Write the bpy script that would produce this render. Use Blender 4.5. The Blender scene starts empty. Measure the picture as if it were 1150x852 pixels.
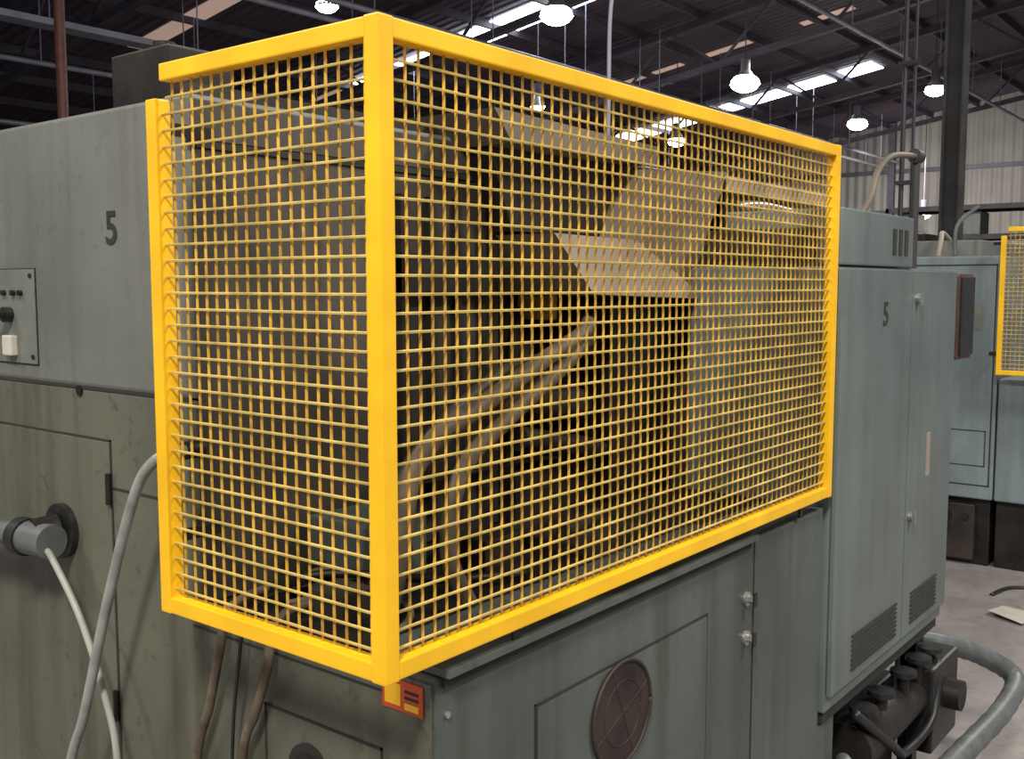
import bpy, bmesh, math, random
from mathutils import Vector, Matrix
random.seed(4)
E = 1.716
sc = bpy.context.scene
try:
    sc.view_settings.view_transform = 'Standard'
except Exception:
    pass

# ------------------------------------------------------------ materials
def nodes(name):
    m = bpy.data.materials.new(name); m.use_nodes = True
    nt = m.node_tree; b = nt.nodes['Principled BSDF']
    return m, nt, b

def mat(name, col, rough=0.5, metal=0.0, var=0.15, scale=12.0, bump=0.0, emit=0.0, col2=None):
    m, nt, b = nodes(name)
    tc = nt.nodes.new('ShaderNodeTexCoord')
    n = nt.nodes.new('ShaderNodeTexNoise'); n.inputs['Scale'].default_value = scale
    n.inputs['Detail'].default_value = 6
    nt.links.new(tc.outputs['Object'], n.inputs['Vector'])
    r = nt.nodes.new('ShaderNodeValToRGB')
    r.color_ramp.elements[0].position = 0.35; r.color_ramp.elements[1].position = 0.65
    r.color_ramp.elements[0].color = [c*(1-var) for c in col] + [1]
    r.color_ramp.elements[1].color = (list(col2)+[1]) if col2 else [min(1, c*(1+var)) for c in col] + [1]
    nt.links.new(n.outputs['Fac'], r.inputs['Fac'])
    nt.links.new(r.outputs['Color'], b.inputs['Base Color'])
    b.inputs['Roughness'].default_value = rough
    b.inputs['Metallic'].default_value = metal
    if bump:
        bp = nt.nodes.new('ShaderNodeBump'); bp.inputs['Strength'].default_value = bump
        bp.inputs['Distance'].default_value = 0.01
        nt.links.new(n.outputs['Fac'], bp.inputs['Height']); nt.links.new(bp.outputs['Normal'], b.inputs['Normal'])
    if emit:
        b.inputs['Emission Color'].default_value = (*col, 1); b.inputs['Emission Strength'].default_value = emit
    return m

def paint(name, col, dirt=(0.05, 0.045, 0.03), amount=0.5, rough=0.45):
    """old machine enamel: mottling + vertical oil streaks + grime speckles"""
    m, nt, b = nodes(name); L = nt.links.new
    tc = nt.nodes.new('ShaderNodeTexCoord')
    mp = nt.nodes.new('ShaderNodeMapping'); mp.inputs['Scale'].default_value = (14, 14, 0.9)
    L(tc.outputs['Object'], mp.inputs['Vector'])
    st = nt.nodes.new('ShaderNodeTexNoise'); st.inputs['Scale'].default_value = 1.0; st.inputs['Detail'].default_value = 8
    L(mp.outputs['Vector'], st.inputs['Vector'])
    r1 = nt.nodes.new('ShaderNodeValToRGB'); r1.color_ramp.elements[0].position = 0.46; r1.color_ramp.elements[1].position = 0.76
    r1.color_ramp.elements[1].color = (amount, amount, amount, 1)
    L(st.outputs['Fac'], r1.inputs['Fac'])
    n2 = nt.nodes.new('ShaderNodeTexNoise'); n2.inputs['Scale'].default_value = 2.2; n2.inputs['Detail'].default_value = 10
    L(tc.outputs['Object'], n2.inputs['Vector'])
    r2 = nt.nodes.new('ShaderNodeValToRGB'); r2.color_ramp.elements[0].position = 0.3; r2.color_ramp.elements[1].position = 0.72
    r2.color_ramp.elements[0].color = [c*0.74 for c in col]+[1]; r2.color_ramp.elements[1].color = [c*1.24 for c in col]+[1]
    L(n2.outputs['Fac'], r2.inputs['Fac'])
    mx = nt.nodes.new('ShaderNodeMix'); mx.data_type = 'RGBA'
    L(r1.outputs['Color'], mx.inputs[0]); L(r2.outputs['Color'], mx.inputs[6]); mx.inputs[7].default_value = (*dirt, 1)
    n3 = nt.nodes.new('ShaderNodeTexNoise'); n3.inputs['Scale'].default_value = 45; n3.inputs['Detail'].default_value = 4
    L(tc.outputs['Object'], n3.inputs['Vector'])
    r3 = nt.nodes.new('ShaderNodeValToRGB'); r3.color_ramp.elements[0].position = 0.60; r3.color_ramp.elements[1].position = 0.76
    r3.color_ramp.elements[1].color = (amount*.8,)*3+(1,)
    L(n3.outputs['Fac'], r3.inputs['Fac'])
    mx2 = nt.nodes.new('ShaderNodeMix'); mx2.data_type = 'RGBA'
    L(r3.outputs['Color'], mx2.inputs[0]); L(mx.outputs[2], mx2.inputs[6]); mx2.inputs[7].default_value = (*dirt, 1)
    L(mx2.outputs[2], b.inputs['Base Color'])
    rr = nt.nodes.new('ShaderNodeMapRange'); rr.inputs[3].default_value = rough-.1; rr.inputs[4].default_value = rough+.2
    L(n2.outputs['Fac'], rr.inputs[0]); L(rr.outputs[0], b.inputs['Roughness'])
    return m

M_BODY = paint('machine_enamel_grey_green', (0.150, 0.156, 0.140), amount=0.40)
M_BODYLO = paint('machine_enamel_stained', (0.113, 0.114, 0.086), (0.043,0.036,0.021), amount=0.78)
M_FRONT = paint('machine_enamel_teal', (0.080, 0.096, 0.085), (0.04,0.036,0.028), amount=0.7)
M_CAB = paint('cabinet_enamel_blue_grey', (0.122, 0.145, 0.140), amount=0.30, rough=0.4)
M_TEAL = paint('far_machine_teal', (0.17, 0.215, 0.230), amount=0.3)
M_RECESS = paint('recess_grimy_shaded_enamel', (0.070, 0.061, 0.050), (0.028,0.021,0.015), amount=0.8)  # grimy enamel, base colour lowered for the shade inside the cage
M_GROOVE = mat('panel_joint_gap_shade', (0.02, 0.02, 0.018), 0.8)  # dark strips for joints, with the shade inside gaps painted in
M_DARK = mat('oily_dark_steel_and_shade', (0.014, 0.011, 0.009), 0.5, 0.2, 0.6, 9, 0.4)  # dark steel; on the deck and interior parts it also carries shade
M_BROWN = mat('grimy_brown_and_shade', (0.026, 0.019, 0.014), 0.6, 0.0, 0.5, 6, 0.2)  # grimy brown, darkened further to give the cage interior its shade
M_BLACK = mat('black_rubber', (0.012, 0.012, 0.012), 0.45, 0, 0.4, 30)
M_YEL = mat('yellow_powder_coat', (0.93, 0.515, 0.010), 0.42, 0, 0.10, 8)
M_WIREH = mat('dusty_yellow_wire', (0.58, 0.43, 0.13), 0.4, 0.15, 0.25, 18)
M_WIREV = mat('ochre_yellow_wire', (0.60, 0.35, 0.045), 0.4, 0.15, 0.35, 18)
M_TAN = mat('dusty_tan_sheet', (0.145, 0.118, 0.092), 0.6, 0, 0.25, 5)
M_TANL = mat('dusty_light_sheet', (0.30, 0.25, 0.20), 0.6, 0, 0.18, 5)
M_HOSEG = mat('grey_pvc_hose', (0.27, 0.29, 0.27), 0.4, 0, 0.2, 20)
M_HOSEB = mat('brown_dusty_hose', (0.12, 0.09, 0.06), 0.6, 0, 0.4, 20)
M_HOSEK = mat('dark_grey_hose', (0.10, 0.11, 0.11), 0.45, 0, 0.2, 20)
M_WHITE = mat('white_plastic', (0.52, 0.50, 0.43), 0.4, 0, 0.08)
M_CABLE = mat('pale_grey_cable', (0.36, 0.36, 0.32), 0.45, 0, 0.12)
M_PLATE = mat('control_plate_grey', (0.17, 0.18, 0.155), 0.4, 0.2, 0.15)
M_RED = mat('sticker_red', (0.50, 0.07, 0.02), 0.5)
M_RUST = mat('red_brown_fan', (0.028, 0.018, 0.014), 0.6, 0.2, 0.5)
M_RUSTG = mat('red_brown_grille', (0.030, 0.020, 0.016), 0.6, 0.2, 0.4)
M_RIM = mat('dark_red_rim', (0.07, 0.03, 0.026), 0.5, 0, 0.2)
M_STEEL = mat('bare_steel', (0.45, 0.45, 0.42), 0.35, 0.8, 0.2)
M_TRUSS = mat('truss_steel', (0.055, 0.046, 0.066), 0.6, 0.2, 0.2, 2)
M_TRUSSL = mat('galvanised_conduit', (0.25, 0.25, 0.31), 0.5, 0.3, 0.2, 2)
M_COL = mat('column_dark_steel', (0.035, 0.034, 0.033), 0.6, 0.1, 0.3, 3)
M_REDPIPE = mat('red_oxide_pipe', (0.14, 0.045, 0.032), 0.5, 0, 0.2)
M_LAMP = mat('lamp_reflector_aluminium', (0.5, 0.5, 0.5), 0.3, 0.8, 0.1)
M_BULB = mat('lamp_glow', (1.0, 0.95, 0.80), 0.5, 0, 0.0, 1, 0, 35)
M_SKY = mat('skylight_glow', (0.86, 0.92, 1.0), 0.5, 0, 0.02, 0.3, 0, 9.0)
M_SKYD = mat('skylight_dirty_glow', (0.55, 0.38, 0.32), 0.5, 0, 0.1, 0.5, 0, 0.5)
M_INK = mat('stencil_ink', (0.02, 0.025, 0.02), 0.6)

def corrugated(name, c1, c2, axis, freq, rough=0.7):
    m, nt, b = nodes(name); L = nt.links.new
    tc = nt.nodes.new('ShaderNodeTexCoord')
    w = nt.nodes.new('ShaderNodeTexWave'); w.bands_direction = axis; w.inputs['Scale'].default_value = freq
    w.inputs['Distortion'].default_value = 0.0
    L(tc.outputs['Object'], w.inputs['Vector'])
    n = nt.nodes.new('ShaderNodeTexNoise'); n.inputs['Scale'].default_value = 0.5; n.inputs['Detail'].default_value = 6
    L(tc.outputs['Object'], n.inputs['Vector'])
    r = nt.nodes.new('ShaderNodeValToRGB'); r.color_ramp.elements[0].color = (*c1, 1); r.color_ramp.elements[1].color = (*c2, 1)
    r.color_ramp.elements[0].position = .3; r.color_ramp.elements[1].position = .7
    L(n.outputs['Fac'], r.inputs['Fac']); L(r.outputs['Color'], b.inputs['Base Color'])
    bp = nt.nodes.new('ShaderNodeBump'); bp.inputs['Strength'].default_value = 0.8; bp.inputs['Distance'].default_value = 0.06
    L(w.outputs['Fac'], bp.inputs['Height']); L(bp.outputs['Normal'], b.inputs['Normal'])
    b.inputs['Roughness'].default_value = rough
    return m
M_ROOF = corrugated('roof_sheeting', (0.038, 0.025, 0.044), (0.072, 0.049, 0.073), 'X', 1.2)
M_WALL = corrugated('wall_sheeting', (0.12, 0.112, 0.104), (0.20, 0.187, 0.17), 'Y', 1.0)
M_FLOOR = paint('concrete_floor', (0.25, 0.225, 0.215), (0.11, 0.10, 0.085), 0.5, 0.5)

# ------------------------------------------------------------ mesh builder
class B:
    def __init__(s): s.bm = bmesh.new(); s.mats = []
    def mi(s, m):
        if m not in s.mats: s.mats.append(m)
        return s.mats.index(m)
    def poly(s, vs, faces, m, smooth=False):
        bv = [s.bm.verts.new(v) for v in vs]; k = s.mi(m)
        for f in faces:
            try:
                fc = s.bm.faces.new([bv[i] for i in f]); fc.material_index = k; fc.smooth = smooth
            except ValueError: pass
    def box(s, x0, x1, y0, y1, z0, z1, m):
        vs = [(x, y, z) for x in (x0, x1) for y in (y0, y1) for z in (z0, z1)]
        s.poly(vs, [(0,1,3,2),(4,6,7,5),(0,4,5,1),(2,3,7,6),(0,2,6,4),(1,5,7,3)], m)
    def bbox(s, x0, x1, y0, y1, z0, z1, m, w=0.006):
        """bevelled box"""
        t = bmesh.new()
        bmesh.ops.create_cube(t, size=1)
        for v in t.verts:
            v.co = Vector(((x0+x1)/2+v.co.x*(x1-x0), (y0+y1)/2+v.co.y*(y1-y0), (z0+z1)/2+v.co.z*(z1-z0)))
        bmesh.ops.bevel(t, geom=list(t.edges), offset=w, segments=2, affect='EDGES', profile=0.6)
        t.verts.index_update()
        s.poly([v.co.copy() for v in t.verts], [[v.index for v in f.verts] for f in t.faces], m)
        t.free()
    def prism(s, pts, y0, y1, m):
        n = len(pts)
        vs = [(x, y0, z) for x, z in pts] + [(x, y1, z) for x, z in pts]
        fs = [tuple(range(n)), tuple(range(2*n-1, n-1, -1))] + [(i, i+n, (i+1) % n+n, (i+1) % n) for i in range(n)]
        s.poly(vs, fs, m)
    def cyl(s, p0, p1, r, m, seg=12, r1=None, smooth=True, cap=True):
        p0 = Vector(p0); p1 = Vector(p1); r1 = r if r1 is None else r1
        d = (p1-p0).normalized(); u = d.orthogonal().normalized(); w = d.cross(u)
        vs = []
        for p, rr in ((p0, r), (p1, r1)):
            for i in range(seg):
                a = 2*math.pi*(i+.5)/seg; vs.append(p+rr*(u*math.cos(a)+w*math.sin(a)))
        s.poly(vs, [(i, (i+1) % seg, (i+1) % seg+seg, i+seg) for i in range(seg)], m, smooth and seg > 6)
        if cap: s.poly(vs, [tuple(range(seg-1, -1, -1)), tuple(range(seg, 2*seg))], m)
    def tube(s, pts, r, m, seg=10, sub=8, ribs=0):
        P = [Vector(p) for p in pts]; Q = []
        for i in range(len(P)-1):
            a = P[max(i-1, 0)]; b = P[i]; c = P[i+1]; d = P[min(i+2, len(P)-1)]
            for k in range(sub):
                t = k/sub
                Q.append(0.5*((2*b)+(c-a)*t+(2*a-5*b+4*c-d)*t*t+(3*b-a-3*c+d)*t**3))
        Q.append(P[-1]); vs = []; fs = []
        u = None
        for i, p in enumerate(Q):
            d = (Q[min(i+1, len(Q)-1)]-Q[max(i-1, 0)]).normalized()
            u = d.orthogonal().normalized() if u is None else (u-d*u.dot(d)).normalized()
            w = d.cross(u); rr = r*(1.08 if ribs and i % 2 else 1)
            for k in range(seg):
                a = 2*math.pi*k/seg; vs.append(p+rr*(u*math.cos(a)+w*math.sin(a)))
        for i in range(len(Q)-1):
            for k in range(seg):
                fs.append((i*seg+k, i*seg+(k+1) % seg, (i+1)*seg+(k+1) % seg, (i+1)*seg+k))
        fs.append(tuple(range(seg-1, -1, -1))); fs.append(tuple((len(Q)-1)*seg+k for k in range(seg)))
        s.poly(vs, fs, m, True)
    def beam(s, p0, p1, w, h, m):
        p0 = Vector(p0); p1 = Vector(p1); d = (p1-p0).normalized()
        up = Vector((0, 0, 1)) if abs(d.z) < .95 else Vector((1, 0, 0))
        u = d.cross(up).normalized(); v = u.cross(d)
        vs = [p+u*a*w/2+v*b*h/2 for p in (p0, p1) for a, b in ((-1,-1),(1,-1),(1,1),(-1,1))]
        s.poly(vs, [(3,2,1,0),(4,5,6,7),(0,1,5,4),(1,2,6,5),(2,3,7,6),(3,0,4,7)], m)
    def sphere(s, c, r, m, sx=1, sy=1, sz=1):
        t = bmesh.new(); bmesh.ops.create_uvsphere(t, u_segments=16, v_segments=10, radius=r); t.verts.index_update()
        s.poly([Vector((c[0]+v.co.x*sx, c[1]+v.co.y*sy, c[2]+v.co.z*sz)) for v in t.verts], [[v.index for v in f.verts] for f in t.faces], m, True); t.free()
    def done(s, name, parent=None, loc=(0,0,0)):
        bmesh.ops.recalc_face_normals(s.bm, faces=list(s.bm.faces))
        me = bpy.data.meshes.new(name); s.bm.to_mesh(me); s.bm.free()
        for m in s.mats: me.materials.append(m)
        o = bpy.data.objects.new(name, me); sc.collection.objects.link(o); o.location = loc
        if parent: o.parent = parent
        return o

def stencil(txt, size, origin, cols, parent, name='stencil_number'):
    cu = bpy.data.curves.new(name, 'FONT'); cu.body = txt; cu.size = size; cu.extrude = 0.0006
    cu.offset = 0.0012
    cu.align_x = 'CENTER'; cu.align_y = 'CENTER'; cu.materials.append(M_INK)
    o = bpy.data.objects.new(name, cu); sc.collection.objects.link(o)
    x, y, z = cols
    o.matrix_world = Matrix(((x[0], y[0], z[0], origin[0]), (x[1], y[1], z[1], origin[1]), (x[2], y[2], z[2], origin[2]), (0,0,0,1)))
    o.parent = parent
    return o
FACE_X = ((0,-1,0), (0,0,1), (-1,0,0)); FACE_Y = ((1,0,0), (0,0,1), (0,-1,0))

# ------------------------------------------------------------ room shell
b = B(); b.box(-7, 37, -9, 30, -0.1, 0, M_FLOOR); b.done('floor')
def zr(y): return 9.296-0.158*y
b = B(); vs = [(-7,-9,zr(-9)),(37.2,-9,zr(-9)),(37.2,30.2,zr(30.2)),(-7,30.2,zr(30.2))]
vs += [(x,y,z+.12) for x,y,z in vs]
b.poly(vs, [(0,1,2,3),(7,6,5,4),(0,4,5,1),(1,5,6,2),(2,6,7,3),(3,7,4,0)], M_ROOF); b.done('ceiling')
def wallX(name, x0, x1, y0, y1):
    b = B(); vs = []
    for x in (x0, x1):
        for y in (y0, y1): vs += [(x,y,0),(x,y,zr(y))]
    b.poly(vs, [(0,1,3,2),(4,6,7,5),(0,4,5,1),(2,3,7,6),(0,2,6,4),(1,5,7,3)], M_WALL)
    for h in (1.2, 2.7, 4.2, 5.6):
        if x0 > 0: b.box(x0-.12, x0, y0, y1, h, h+.14, M_TRUSS)
    for y in range(int(y0)+1, int(y1), 5):
        if x0 > 0: b.box(x0-.3, x0-.13, y, y+.2, 0, zr(y+.2)-.05, M_TRUSS)
    return b.done(name)
wallX('wall_east', 37, 37.15, -9, 30)
b = B(); b.box(-7, 37, 30, 30.15, 0, zr(30.15), mat('wall_sheeting_north', (0.16,0.15,0.15), .7))
for h in (1.2, 2.7, 4.0): b.box(-7, 37, 29.88, 30, h, h+.14, M_TRUSS)
b.done('wall_north')

# roof steel
b = B()
y = -8.0
while y < 30:
    b.beam((-7, y, zr(y)-.09), (37, y, zr(y)-.09), .07, .16, M_TRUSS); y += 1.45
b.done('roof_purlins')
for k in range(7):
    x = 2.9+5.8*k
    if x > 36.5: break
    b = B(); dz = 1.0
    b.beam((x,-8.9,zr(-8.9)-.25), (x,29.9,zr(29.9)-.25), .16, .16, M_TRUSS)
    b.beam((x,-8.9,zr(-8.9)-.25-dz), (x,29.9,zr(29.9)-.25-dz), .14, .12, M_TRUSS)
    y = -8.8; s = 0
    while y < 28.6:
        a = zr(y)-.25-(0 if s else dz); c = zr(y+1.2)-.25-(dz if s else 0)
        b.beam((x,y,a), (x,y+1.2,c), .05, .05, M_TRUSS); y += 1.2; s ^= 1
    b.done('roof_truss')
b = B()
for y, dz in ((4.0,1.5),(4.6,1.5),(7.5,1.4),(11.8,1.5),(12.3,1.55),(16.5,1.4),(20.0,1.3)):
    b.cyl((-6, y, zr(y)-dz), (36.8, y, zr(y)-dz), .045, M_TRUSSL, 8)
    for k in range(14):
        b.cyl((-3+2.9*k, y, zr(y)-dz), (-3+2.9*k, y, zr(y)-.1), .012, M_TRUSSL, 5)
b.done('ceiling_conduits')
# cable tray running along the left hand bay
b = B(); yt, zt = 13.0, 5.0
b.box(-2,9.5,yt-.15,yt+.15,zt,zt+.015,M_TRUSSL); b.box(-2,9.5,yt-.16,yt-.15,zt,zt+.08,M_TRUSSL); b.box(-2,9.5,yt+.15,yt+.16,zt,zt+.08,M_TRUSSL)
for k in range(6):
    for s in (-.17,.17): b.cyl((-1+2*k,yt+s,zt),(-1+2*k,yt+s,zr(yt+s)-.02),.01,M_TRUSSL,5)
b.done('cable_tray')
# roof skylights (strips of translucent sheets following the slope)
def strip(b, x, w, y0, y1, m):
    vs = [(x-w/2,y0,zr(y0)-.03),(x+w/2,y0,zr(y0)-.03),(x+w/2,y1,zr(y1)-.03),(x-w/2,y1,zr(y1)-.03)]
    vs += [(a,c,d-.02) for a,c,d in vs]
    b.poly(vs, [(0,1,2,3),(7,6,5,4),(0,4,5,1),(1,5,6,2),(2,6,7,3),(3,7,4,0)], m)
b = B()
for x, w, y0, y1, m in ((17.1,.65,15.6,18.3,M_SKY),(17.1,.95,11.6,15.4,M_SKY),(17.1,.8,10.4,11.5,M_SKY),(17.1,.5,18.6,19.6,M_SKYD),
        (28.6,1.2,14.6,18.0,M_SKY),(28.6,.9,11.2,14.4,M_SKY),(28.6,1.0,9.9,10.8,M_SKY),
        (23.2,.25,12.9,14.8,M_SKYD),(23.2,.3,11,12.4,M_SKYD),(23.2,.3,8.6,9.8,M_SKYD),(11.6,.45,14.6,18.5,M_SKYD),(11.6,.4,10,13,M_SKYD),(5.8,.35,10,15,M_SKYD)):
    strip(b, x, w, y0, y1, m)
b.done('roof_skylights')

# high bay lamps: bell reflector with a recessed glowing lens
def lamp(x, y, z, r=.26):
    b = B()
    b.cyl((x,y,z+.45), (x,y,zr(y)-.004), .012, M_TRUSS, 6)
    b.cyl((x,y,z+.25), (x,y,z+.47), .09, M_TRUSS, 14)
    b.cyl((x,y,z), (x,y,z+.26), r, M_LAMP, 20, r1=.09, cap=False)
    b.sphere((x,y,z+.02), r*.95, M_BULB, 1, 1, .62)
    b.done('high_bay_lamp')
lamp(18.45,8.9,5.53,.29); lamp(12.98,9.39,5.78,.26); lamp(11.49,12.88,6.18,.19); lamp(22.8,6.66,5.78,.22); lamp(25.75,9.36,5.69,.26)
lamp(29.5,7.81,3.4,.32); lamp(22.96,12.9,5.26,.22); lamp(17.6,13.2,5.45,.16); lamp(31.5,9.4,3.75,.2)

# columns / vertical pipes
b = B(); cx, cy = 13.7, 3.75; top = zr(cy)-.05
b.box(cx-.12,cx+.12,cy-.12,cy-.10,0,top,M_COL); b.box(cx-.12,cx+.12,cy+.10,cy+.12,0,top,M_COL); b.box(cx-.01,cx+.01,cy-.10,cy+.10,0,top,M_COL)
b.box(cx-.2,cx+.2,cy-.2,cy+.2,0,.02,M_COL); b.done('steel_column')
b = B(); b.cyl((13.6,4.35,0),(13.6,4.35,zr(4.35)-.05),.03,M_TRUSS,8); b.cyl((13.6,4.22,0),(13.6,4.22,zr(4.22)-.05),.02,M_TRUSS,8)
for z in (1.5,3,4.5,6,7.5): b.box(13.55,13.65,4.17,4.42,z,z+.05,M_TRUSS)
b.done('riser_pipes')
b = B(); b.cyl((6.2,11.45,0),(6.2,11.45,zr(11.45)-.05),.06,M_REDPIPE,12); b.box(6.05,6.35,11.3,11.6,0,.03,M_REDPIPE); b.done('sprinkler_riser_pipe')
# distant production row
b = B()
b.bbox(15.0,19.0,5.0,6.6,0,2.2,M_TEAL,.03); b.bbox(15.4,16.6,5.2,6.2,2.2,2.75,M_BODY,.03); b.bbox(17.2,18.4,5.1,6.4,2.2,2.55,M_BROWN,.03)
b.box(14.98,15.0,5.2,5.7,.6,1.6,M_BODY); b.box(14.97,15.0,5.9,6.4,.6,1.6,M_BODY)
b.done('distant_press_machine')
b = B()
for yy in (2.2, 5.4, 8.6):
    for xx in (26.0, 27.2): b.box(xx,xx+.08,yy,yy+.08,0,3.6,M_COL)
for z in (.4,1.6,2.8,3.5):
    b.box(26.0,26.06,2.2,8.68,z,z+.1,M_COL); b.box(27.2,27.26,2.2,8.68,z,z+.1,M_COL); b.box(26.05,27.2,2.25,8.6,z+.1,z+.12,M_BROWN)
for k in range(12):
    z = (.52,1.72,2.92)[k % 3]; yy = 2.5+.5*k; b.bbox(26.2,27.0,yy,yy+.42,z,z+.35+.3*((k*7) % 3)/3,(M_BROWN,M_BODY,M_TAN)[(k*5) % 3],.02)
b.done('storage_rack')

# ------------------------------------------------------------ main machine
mach = bpy.data.objects.new('industrial_machine', None); sc.collection.objects.link(mach)
b = B()
X0 = 1.036
b.bbox(X0, 1.84, 1.506, 3.6, 1.52, 2.037, M_BODY, .008)
b.bbox(X0, 1.84, 1.506, 3.6, 0.0, 1.518, M_BODYLO, .006)
b.done('headstock_enclosure', mach)
b = B()
b.bbox(X0, 2.48, 0.957, 1.50, 0.0, 1.158, M_FRONT, .006)
b.box(2.478, 2.60, 0.962, 1.02, 0.0, .58, M_FRONT)
b.box(1.05, 2.47, 1.11, 1.50, 1.157, 1.161, M_DARK)  # dark plate that colours in the shade on the caged deck
b.done('lower_bed_front', mach)
b = B(); b.box(X0-.004, X0, .962, 1.53, 0.0, 1.150, M_BODYLO); b.done('bed_end_skin', mach)
# lid ledge
b = B()
b.box(1.045, 2.06, .938, 1.10, 1.1615, 1.173, M_FRONT); b.box(1.05, 2.05, .950, .956, 1.142, 1.1600, M_GROOVE)
b.done('bed_lid', mach)
b = B(); yb = .957
def frameY(b, x0, x1, z0, z1, y, w=.004, d=.0015, m=M_GROOVE):
    b.box(x0,x1,y-d,y,z1-w,z1,m); b.box(x0,x1,y-d,y,z0,z0+w,m); b.box(x0,x0+w,y-d,y,z0,z1,m); b.box(x1-w,x1,y-d,y,z0,z1,m)
def frameX(b, y0, y1, z0, z1, x, w=.004, d=.0015, m=M_GROOVE):
    b.box(x-d,x,y0,y1,z1-w,z1,m); b.box(x-d,x,y0,y1,z0,z0+w,m); b.box(x-d,x,y0,y0+w,z0,z1,m); b.box(x-d,x,y1-w,y1,z0,z1,m)
frameY(b, 1.27, 1.86, .45, 1.045, yb, .003)
b.box(2.075,2.080,yb-.0015,yb,.2,1.155,M_GROOVE)
b.done('bed_door_seams', mach)
b = B(); b.box(1.276,1.854,yb-.003,yb-.001,.456,1.038,M_FRONT)
b.done('bed_door_panel', mach)
b = B(); c = Vector((1.525, yb-.004, .948)); R0 = .095
b.cyl(c, c+Vector((0,-.004,0)), R0, M_RUST, 40)
for rr in (.095,.060):
    pts = [(c.x+rr*math.cos(a*math.pi/16), c.y-.004, c.z+rr*math.sin(a*math.pi/16)) for a in range(33)]
    b.tube(pts, .0014 if rr < .09 else .004, M_RUSTG, 6, 2)
for k in range(2):
    a = math.pi*k/2+.4; d = Vector((math.cos(a),0,math.sin(a)))*R0
    b.cyl(c-d+Vector((0,-.004,0)), c+d+Vector((0,-.004,0)), .0015, M_RUSTG, 6)
b.done('vent_fan', mach)
b = B()
for z in (1.031, .943):
    b.cyl((2.04,yb,z),(2.04,yb-.006,z),.016,M_STEEL,16); b.cyl((2.04,yb-.006,z),(2.04,yb-.02,z),.009,M_STEEL,6)
    b.box(2.032,2.048,yb-.024,yb-.02,z-.016,z+.016,M_BLACK)
for z in (1.10,.55): b.cyl((1.06,yb,z),(1.06,yb-.004,z),.005,M_STEEL,8)
b.done('quarter_turn_latches', mach)

# left face details
b = B(); x = X0
b.box(x-.0015,x,1.53,3.58,1.516,1.522,M_GROOVE)
frameX(b, 1.785, 2.75, .28, 1.424, x)
b.box(x-.0015,x,1.56,1.785,1.33,1.334,M_GROOVE)
frameX(b, 1.06, 1.336, .62, 1.03, x-.004, .004)
b.box(x-.0055,x-.004,1.0,1.53,1.118,1.121,M_GROOVE)  # dark strip painted in for the shadow line below the cage
b.done('enclosure_seams', mach)
b = B()
b.bbox(x-.003,x+.001,1.79,2.745,.285,1.419,M_BODYLO,.0012)
for z in (1.33,.905):
    b.cyl((x-.006,1.790,z-.03),(x-.006,1.790,z+.03),.006,M_DARK,8)
b.cyl((x,1.89,1.512),(x-.004,1.89,1.512),.010,M_DARK,14)
b.done('enclosure_door', mach)
b = B()  # control plate
b.bbox(x-.004,x+.001,2.047,2.46,1.555,1.748,M_PLATE,.0015)
frameX(b, 2.045,2.462,1.553,1.750,x-.0005,.0025,.001,M_DARK)
for yy in (2.06,2.445):
    for z in (1.57,1.735): b.cyl((x-.004,yy,z),(x-.007,yy,z),.005,M_DARK,8)
for yy,z in ((2.150,1.655),(2.26,1.655),(2.36,1.655)):
    b.cyl((x-.004,yy,z),(x-.02,yy,z),.016,M_BLACK,18); b.cyl((x-.02,yy,z),(x-.034,yy,z),.011,M_BLACK,18)
    b.box(x-.040,x-.034,yy-.016,yy+.016,z-.004,z+.004,M_BLACK)
for yy in (2.10,2.13,2.17): b.cyl((x-.004,yy,1.70),(x-.012,yy,1.70),.006,M_DARK,10)
b.bbox(x-.018,x-.003,2.125,2.165,1.57,1.612,M_WHITE,.003)
b.bbox(x-.018,x-.003,2.235,2.275,1.57,1.612,M_WHITE,.003)
b.done('control_panel', mach)
stencil('5', .085, (x-.0012,1.757,1.818), FACE_X, mach)
b = B(); b.box(x-.006,x-.0045,.976,1.058,1.098,1.144,M_RED); b.box(x-.0068,x-.006,1.02,1.052,1.106,1.138,M_YEL); b.box(x-.0068,x-.006,.984,1.012,1.103,1.113,M_YEL)
for k in range(2): b.box(x-.0068,x-.006,.984,1.012,1.119+.009*k,1.123+.009*k,M_BLACK)
b.done('warning_sticker', mach)
b = B(); b.cyl((x-.004,1.226,.945),(x-.010,1.226,.945),.045,M_BLACK,24); b.cyl((x-.010,1.226,.945),(x-.013,1.226,.945),.03,M_DARK,20)
b.done('cable_port', mach)
b = B()
b.bbox(1.06,1.20,1.60,1.78,2.037,2.135,M_DARK,.004); b.cyl((1.12,1.70,2.135),(1.12,1.70,2.16),.02,M_DARK,12)
b.box(1.06,1.80,1.53,1.56,2.037,2.060,M_BROWN)
b.done('junction_box', mach)

# inside the recess
b = B()
b.box(1.04,1.45,1.498,1.505,1.165,1.945,M_RECESS)
b.box(1.04,1.80,1.496,1.505,1.96,2.025,M_RECESS)
b.box(1.04,1.80,1.494,1.505,1.946,1.958,M_GROOVE)
b.box(1.452,1.83,1.485,1.505,1.165,1.94,M_BROWN)
for k in range(4): b.box(1.50+k*.085,1.515+k*.085,1.47,1.485,1.22,1.90,M_DARK)
b.box(1.50,1.78,1.455,1.485,1.70,1.78,M_DARK); b.box(1.47,1.80,1.46,1.485,1.30,1.34,M_DARK)
b.done('recess_panels', mach)
b = B()
b.bbox(1.842,2.6,1.62,2.6,0.0,1.80,M_BROWN,.01)
b.bbox(2.60,3.40,1.40,2.4,0.0,1.84,M_BROWN,.01)
b.bbox(2.18,2.47,1.40,1.61,1.16,1.672,M_DARK,.01)
b.box(1.85,2.18,1.45,1.62,1.16,1.28,M_DARK)
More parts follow.
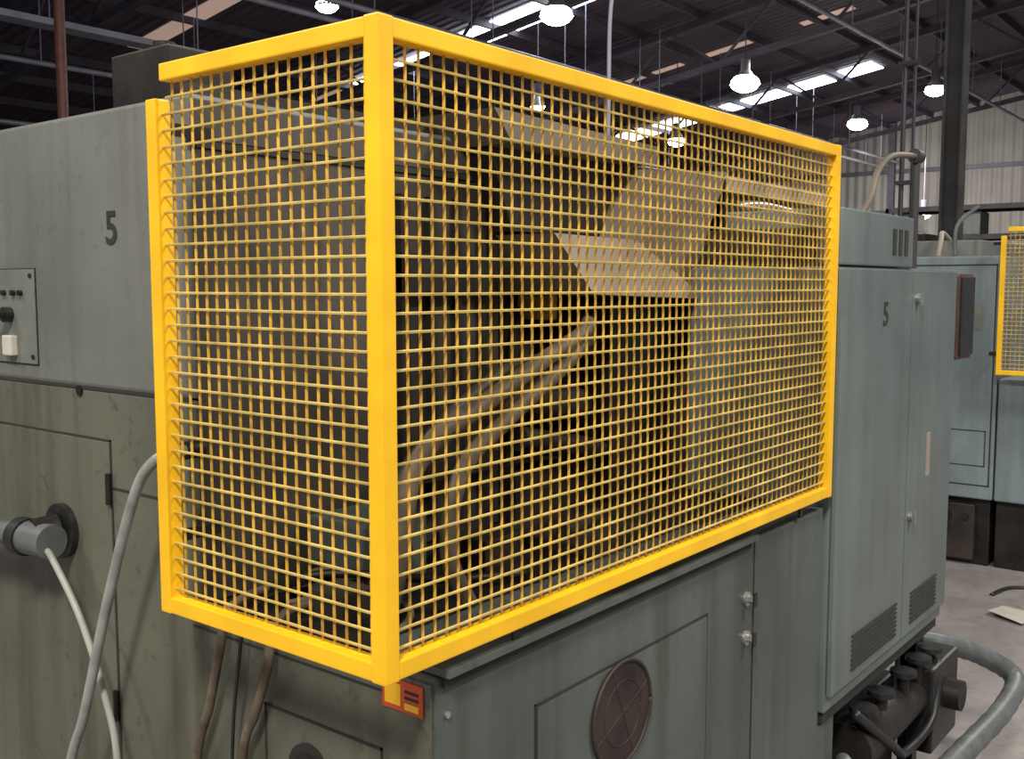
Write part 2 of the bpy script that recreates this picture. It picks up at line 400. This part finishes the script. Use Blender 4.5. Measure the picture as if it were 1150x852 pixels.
for k in range(5): b.beam((1.9+k*.07,1.58,1.28),(2.0+k*.05,1.60,1.66),.02,.02,M_BROWN)
b.cyl((1.90,1.5,1.45),(2.2,1.5,1.40),.05,M_BROWN,16); b.cyl((1.86,1.45,1.36),(2.15,1.42,1.30),.03,M_DARK,12)
b.box(2.55,3.45,1.5,2.3,1.84,1.93,M_DARK)
b.tube([(3.37,2.19,1.92),(3.37,2.19,2.5),(3.375,2.19,2.72),(3.40,2.19,2.84),(3.46,2.18,2.95),(3.47,2.18,3.2),(3.47,2.18,5),(3.47,2.18,zr(2.18)-.02)],.008,M_TRUSSL)
b.done('tailstock_block', mach)
# folded sheet chute / hopper
ch = bpy.data.objects.new('sheet_metal_chute', None); sc.collection.objects.link(ch)
b = B(); b.prism([(1.651,2.078),(2.312,2.066),(2.30,2.02),(1.709,2.013)],1.35,1.62,M_TAN); b.done('upper_tray',ch)
b = B(); b.prism([(1.72,2.012),(2.30,2.018),(2.147,1.84),(1.80,1.835)],1.42,1.62,M_DARK); b.done('dark_housing',ch)
b = B(); b.prism([(2.228,2.003),(2.70,2.037),(2.49,1.70),(2.15,1.83)],1.352,1.60,M_TAN); b.done('sloping_side',ch)  # darker tone than the lip: this side's shade is in the colour
b = B(); b.prism([(1.82,1.829),(2.16,1.825),(2.478,1.70),(2.478,1.68),(1.976,1.695)],1.32,1.60,M_TANL); b.done('lower_lip',ch)
b = B(); b.box(2.05,2.08,1.50,1.60,1.63,1.69,M_WIREV); b.box(2.3,2.34,1.45,1.6,1.60,1.70,M_DARK); b.done('bracket',ch)
b = B(); b.bbox(2.72,3.6,1.36,1.46,1.98,2.03,M_TANL,.01); b.tube([(2.74,1.33,1.94),(2.9,1.33,1.95),(3.3,1.34,1.94),(3.6,1.34,1.96)],.015,M_STEEL); b.box(2.74,2.78,1.38,1.44,1.84,1.99,M_DARK);b.box(3.2,3.24,1.41,1.45,1.84,1.99,M_DARK)
b.done('air_duct')

# deck hoses in the cage
b = B()
def hose(pts, r, m, **k): b.tube(pts, r, m, **k)
hose([(1.16,1.18,1.17),(1.165,1.15,1.28),(1.19,1.15,1.40),(1.25,1.15,1.462),(1.344,1.15,1.496),(1.58,1.17,1.572),(1.834,1.25,1.615),(2.1,1.42,1.63)],.017,M_HOSEB)
hose([(1.20,1.22,1.17),(1.21,1.20,1.30),(1.25,1.20,1.40),(1.33,1.20,1.452),(1.46,1.20,1.50),(1.62,1.21,1.555),(1.85,1.28,1.59),(2.1,1.42,1.60)],.017,M_HOSEB)
hose([(1.30,1.12,1.17),(1.27,1.14,1.27),(1.32,1.15,1.40),(1.443,1.15,1.474),(1.669,1.18,1.56),(1.9,1.3,1.585),(2.1,1.42,1.575)],.016,M_HOSEB)
hose([(1.26,1.30,1.17),(1.30,1.30,1.33),(1.38,1.30,1.42),(1.55,1.32,1.50),(1.8,1.4,1.54),(2.15,1.45,1.55)],.014,M_BROWN)
b.done('hydraulic_hoses')
b = B()
b.bbox(1.25,1.42,1.33,1.48,1.16,1.285,M_FRONT,.006); b.cyl((1.33,1.32,1.23),(1.33,1.30,1.23),.02,M_DARK,12)
b.cyl((1.12,1.40,1.185),(1.25,1.44,1.185),.022,M_DARK,12); b.bbox(1.10,1.17,1.22,1.30,1.16,1.215,M_BROWN,.004)
b.tube([(1.06,1.10,1.172),(1.15,1.12,1.18),(1.22,1.2,1.175),(1.2,1.3,1.18),(1.1,1.36,1.175)],.006,M_HOSEB)
b.tube([(1.08,1.45,1.175),(1.2,1.38,1.20),(1.35,1.22,1.185),(1.5,1.15,1.175)],.008,M_DARK)
b.bbox(1.5,1.62,1.25,1.38,1.16,1.22,M_BROWN,.004); b.bbox(1.7,1.95,1.15,1.35,1.16,1.185,M_BROWN,.004)
b.cyl((1.72,1.22,1.20),(1.9,1.26,1.20),.018,M_BROWN,12)
b.done('valve_block')

# ------------------------------------------------------------ safety cage
def cage(dx, dy, name_loc=None):
    root = bpy.data.objects.new('safety_cage', None); sc.collection.objects.link(root)
    x0, x1, y0, y1, z0, z1, t = .913, 2.462, .931, 1.395, 1.193, 2.051, .027
    b = B()
    b.bbox(x0,x0+t,y0,y0+t,z0,z1,M_YEL,.0025)                        # front corner post
    b.bbox(x1-t,x1,y0,y0+t,z0,z1,M_YEL,.0025)                        # right post
    b.bbox(x0,x0+t,1.415,1.415+t,z0,2.00,M_YEL,.0025)                # rear post
    b.bbox(x0+t,x1-t,y0+.001,y0+t-.001,z1-t,z1-.001,M_YEL,.0025)     # long top rail
    b.bbox(x0+t,x1-t,y0+.001,y0+t-.001,z0+.001,z0+t,M_YEL,.0025)     # long bottom rail
    b.bbox(x0+.001,x0+t-.001,y0+t,1.405,z1-t,z1-.001,M_YEL,.0025)    # short top rail
    b.bbox(x0+.001,x0+t-.001,y0+t,1.442,z0+.001,z0+t,M_YEL,.0025)    # short bottom rail
    b.done('tube_frame', root)
    b = B()   # thin bolt-on lugs, dark steel
    for z in (1.30, 1.95):
        b.box(x0+t*.7,1.030,1.436,1.440,z,z+.02,M_DARK); b.box(1.030,1.035,1.436,1.51,z,z+.02,M_DARK)
    b.box(x1-.002,2.486,y0+.010,y0+t-.006,1.45,1.47,M_DARK)
    b.box(1.2,1.22,y0+.014,.95,1.165,1.195,M_DARK); b.box(2.3,2.32,y0+.014,.95,1.165,1.195,M_DARK)
    b.done('mounting_lugs', root)
    b = B(); r = .0022; p = .0248
    xw = x0+t*.55; yw = y0+t*.55
    y = y0+t+p*.6
    while y < 1.415:
        b.cyl((xw+r,y,z0+t*.5),(xw+r,y,z1-t*.5),r,M_WIREV,5,cap=False); y += p
    z = z0+t+p*.5
    while z < z1-t:
        b.cyl((xw-r,y0+t*.5,z),(xw-r,1.418 if z < 1.99 else 1.405,z),r,M_WIREH,5,cap=False)
        b.cyl((x0+t*.5,yw-r,z),(x1-t*.5,yw-r,z),r,M_WIREH,5,cap=False); z += p
    x = x0+t+p*.5
    while x < x1-t:
        b.cyl((x,yw+r,z0+t*.5),(x,yw+r,z1-t*.5),r,M_WIREV,5,cap=False); x += p
    b.done('welded_wire_mesh', root)
    root.location = (dx, dy, 0)
    return root
cage(0, 0); cage(5.53, 0.04)

# ------------------------------------------------------------ electrical cabinet
cab = bpy.data.objects.new('electrical_cabinet', None); sc.collection.objects.link(cab)
b = B(); yc = .944
b.bbox(2.486,3.500,yc,1.347,.62,1.764,M_CAB,.006)
b.box(2.50,3.49,yc+.01,1.34,.585,.62,M_GROOVE)
for px in (2.61,3.44): b.box(px,px+.05,1.0,1.05,0,.6,M_BLACK); b.box(px,px+.05,1.27,1.32,0,.6,M_BLACK)
b.done('carcass', cab)
b = B()
b.bbox(2.492,3.043,yc-.014,yc-.001,.664,1.758,M_CAB,.003); b.bbox(3.051,3.495,yc-.014,yc-.001,.664,1.758,M_CAB,.003)
b.done('doors', cab)
b = B(); b.bbox(2.50,3.06,yc-.006,1.25,1.766,1.908,M_CAB,.005)
for k in range(3):
    b.box(2.88+.05*k,2.905+.05*k,yc-.009,yc-.005,1.80,1.87,M_GROOVE)
b.bbox(2.486,2.60,1.0,1.3,1.78,1.86,M_BROWN,.004)
b.done('top_vent_box', cab)
b = B(); yd = yc-.014
for k in range(8):
    z = .695+.013*k
    b.box(2.63,2.99,yd-.004,yd,z,z+.005,M_GROOVE); b.box(3.12,3.38,yd-.004,yd,z,z+.005,M_GROOVE)
for z in (1.677,1.03):
    b.cyl((3.085,yd,z),(3.085,yd-.012,z),.015,M_STEEL,14); b.box(3.079,3.091,yd-.018,yd-.012,z-.02,z+.02,M_STEEL)
b.box(3.225,3.262,yd-.002,yd,1.13,1.265,M_TANL)
b.done('louvres_and_latches', cab)
stencil('5', .09, (2.815,yd-.001,1.635), FACE_Y, cab)
b = B()
b.bbox(3.53,3.70,.93,.95,1.47,1.755,M_RIM,.009); b.bbox(3.540,3.690,.922,.932,1.482,1.743,M_BLACK,.004); b.box(3.49,3.54,.95,.97,1.55,1.65,M_DARK)
b.done('signal_window', cab)

# pump gear under cabinet
b = B()
b.bbox(2.67,3.43,1.06,1.26,.05,.42,M_BLACK,.01)
b.cyl((2.75,.98,.42),(3.1,.98,.42),.075,M_DARK,20); b.cyl((3.12,.97,.40),(3.3,.97,.40),.055,M_DARK,16)
for x in (2.8,2.95,3.15,3.3,3.42):
    b.cyl((x,.95,.38),(x,.95,.52),.018,M_DARK,10); b.cyl((x,.95,.52),(x,.95,.535),.04,M_BLACK,14)
b.bbox(3.30,3.58,.90,.99,.22,.50,M_BLACK,.01); b.cyl((3.45,.9,.38),(3.45,.85,.38),.05,M_DARK,16)
b.tube([(2.7,.94,.55),(2.9,.90,.40),(3.1,.92,.30),(3.3,.9,.35),(3.4,.92,.5)],.014,M_BLACK)
b.tube([(2.62,.94,.45),(2.8,.92,.30),(3.0,.9,.22),(3.3,.88,.18)],.02,M_HOSEK)
b.bbox(2.7,3.5,.92,.99,0.0,.05,M_BLACK,.01); b.box(2.75,3.4,1.0,1.25,.0,.06,M_BLACK)
b.done('coolant_pump_unit')
b = B()
b.tube([(3.62,1.05,.48),(3.70,.98,.455),(3.86,.90,.39),(3.95,.80,.30),(3.68,.775,.28),(3.25,.80,.27),(3.02,.84,.22),(2.80,.86,.10),(2.65,.86,.035)],.034,M_HOSEK,14,8,1)
b.done('corrugated_drain_hose')

# hoses on the left face
b = B()
b.tube([(1.03,1.50,1.435),(.985,1.494,1.438),(.955,1.52,1.42),(.95,1.573,1.353),(.95,1.671,1.147),(.95,1.762,.925),(.95,1.818,.819),(.93,1.90,.55),(.90,1.96,.25),(.85,2.0,.012),(.7,2.2,.012)],.0095,M_HOSEG,10,10)
b.cyl((1.036,1.50,1.437),(1.00,1.497,1.437),.016,M_DARK,12)
b.done('air_hose')
b = B()
b.cyl((1.036,1.965,1.225),(1.020,1.965,1.225),.055,M_BLACK,28)
b.cyl((1.020,1.965,1.225),(.975,1.975,1.220),.036,M_DARK,20)
b.cyl((.985,1.925,1.215),(.975,2.02,1.215),.034,M_HOSEK,20); b.cyl((.975,2.02,1.215),(.965,2.20,1.213),.024,M_HOSEK,18)
b.cyl((.977,2.0,1.215),(.975,2.03,1.215),.038,M_BLACK,20)
b.tube([(.965,2.20,1.213),(.95,2.4,1.20),(.95,2.7,1.0),(.95,2.9,.4),(.9,3.0,.02)],.022,M_HOSEK)
b.tube([(.975,1.93,1.20),(.975,1.904,1.185),(.978,1.814,1.084),(.98,1.735,.937),(.98,1.705,.82),(.98,1.69,.5),(.97,1.70,.2),(.93,1.68,.008),(.6,1.62,.008)],.0066,M_CABLE)
b.done('power_cable_connector')
b = B()
b.tube([(1.25,1.40,1.20),(1.12,1.43,1.185),(1.03,1.42,1.172),(1.005,1.42,1.10),(1.008,1.455,1.0),(1.01,1.50,.885),(1.01,1.53,.6),(1.01,1.54,.2),(.98,1.55,.01)],.008,M_HOSEB)
b.tube([(1.22,1.25,1.19),(1.1,1.30,1.185),(1.03,1.30,1.172),(1.005,1.295,1.10),(1.008,1.33,1.02),(1.01,1.372,.92),(1.01,1.39,.6),(1.01,1.40,.2),(.98,1.41,.01)],.008,M_HOSEB)
b.tube([(1.26,1.33,1.19),(1.1,1.38,1.19),(1.02,1.36,1.17),(1.0,1.36,1.10),(1.01,1.40,.9),(1.01,1.42,.4),(.98,1.45,.01)],.003,M_BLACK)
b.done('coolant_hoses')

b = B(); b.tube([(3.62,1.40,1.5),(3.66,1.36,1.85),(3.72,1.3,2.02),(3.80,1.3,2.13),(3.96,1.3,2.20),(4.24,1.3,2.225)],.012,M_TAN)
b.cyl((4.24,1.3,2.23),(4.24,1.3,0),.015,M_COL,10); b.cyl((4.21,1.3,2.225),(4.27,1.3,2.225),.028,M_COL,12); b.cyl((3.62,1.40,1.5),(3.62,1.40,0),.012,M_COL,10)
b.done('bent_conduit_pipe')

# ------------------------------------------------------------ neighbouring machine
m2 = bpy.data.objects.new('industrial_machine', None); sc.collection.objects.link(m2)
b = B(); X2 = 6.57
b.bbox(X2,8.6,1.50,3.9,.42,1.89,M_TEAL,.01); b.bbox(X2+.06,8.6,1.52,3.9,0.0,.42,M_DARK,.01)
b.bbox(X2,8.6,.99,1.49,.42,1.16,M_TEAL,.01); b.bbox(X2+.06,8.6,1.02,1.49,0.0,.42,M_DARK,.01)
b.done('enclosure', m2)
b = B()
frameX(b,1.52,2.05,.50,1.84,X2,.008); frameX(b,2.10,2.7,.50,1.84,X2,.008)
frameX(b,1.55,1.80,.62,.84,X2,.006)
b.box(X2-.02,X2,1.75,1.85,.2,.4,M_STEEL); b.cyl((X2-.01,1.86,1.25),(X2-.03,1.86,1.25),.02,M_BLACK,12)
b.box(X2-.004,X2,1.6,1.72,1.45,1.6,M_PLATE)
b.bbox(X2+.02,X2+.10,1.6,1.9,.03,.38,M_BROWN,.01)
for yy in (1.65,1.75,1.85): b.cyl((X2+.02,yy,.3),(X2-.0,yy,.3),.02,M_DARK,10)
b.done('enclosure_details', m2)
b = B(); b.bbox(6.9,8.2,1.7,2.4,1.89,2.0,M_BODY,.01)
b.tube([(6.7,1.9,1.89),(6.75,1.9,2.0),(6.95,1.95,2.05),(7.3,2.0,2.02)],.015,M_TANL); b.tube([(6.7,1.8,1.89),(6.72,1.8,2.08),(6.8,1.7,2.2)],.012,M_HOSEK)
b.done('top_equipment', m2)
b = B(); b.tube([(6.3,1.15,.006),(6.2,1.3,.006),(6.0,1.35,.006)],.012,M_BLACK)
b.poly([(5.55,1.10,.012),(5.75,1.05,.02),(5.82,1.25,.010),(5.62,1.28,.03)],[(0,1,2,3)],M_WHITE); b.done('floor_rag')

# ------------------------------------------------------------ lighting
w = bpy.data.worlds.new('World'); sc.world = w; w.use_nodes = True
w.node_tree.nodes['Background'].inputs[0].default_value = (0.90,0.94,1,1); w.node_tree.nodes['Background'].inputs[1].default_value = 0.32
def area(name, loc, target, size, power, col):  # added area lamps for fill; none belongs to a modelled fixture
    l = bpy.data.lights.new(name,'AREA'); l.shape='DISK'; l.size=size; l.energy=power; l.color=col
    o = bpy.data.objects.new(name,l); sc.collection.objects.link(o); o.location=loc
    o.rotation_euler = (Vector(target)-Vector(loc)).to_track_quat('-Z','Y').to_euler()
area('fill_light', (-2.5,-1.0,6.2), (-.5,0,0), 1.0, 520, (1,.95,.86))
area('fill_light', (4.0,-3.0,6.2), (3.5,-1,0), 1.0, 360, (1,.96,.9))
area('fill_light', (-2.0,5.0,6.0), (-.5,4,0), 1.0, 250, (1,.95,.86))
area('fill_light', (5.0,6.0,6.4), (5,4.5,0), 1.0, 130, (1,.96,.9))
area('fill_light', (12,0,6.4), (12,0,0), 2, 460, (1,.96,.9))
area('fill_light', (20,8,6.0), (20,8,0), 3, 750, (1,.97,.92))
area('fill_light', (31,10,5.0), (34,10,2), 3, 700, (1,.97,.92))

# ------------------------------------------------------------ camera
cd = bpy.data.cameras.new('camera'); cd.lens = 36; cd.sensor_width = 36; cd.clip_end = 200
co = bpy.data.objects.new('camera', cd); sc.collection.objects.link(co)
co.location = (0,0,E); co.rotation_euler = (math.radians(90-5.266), 0, math.radians(38.3-90))
sc.camera = co
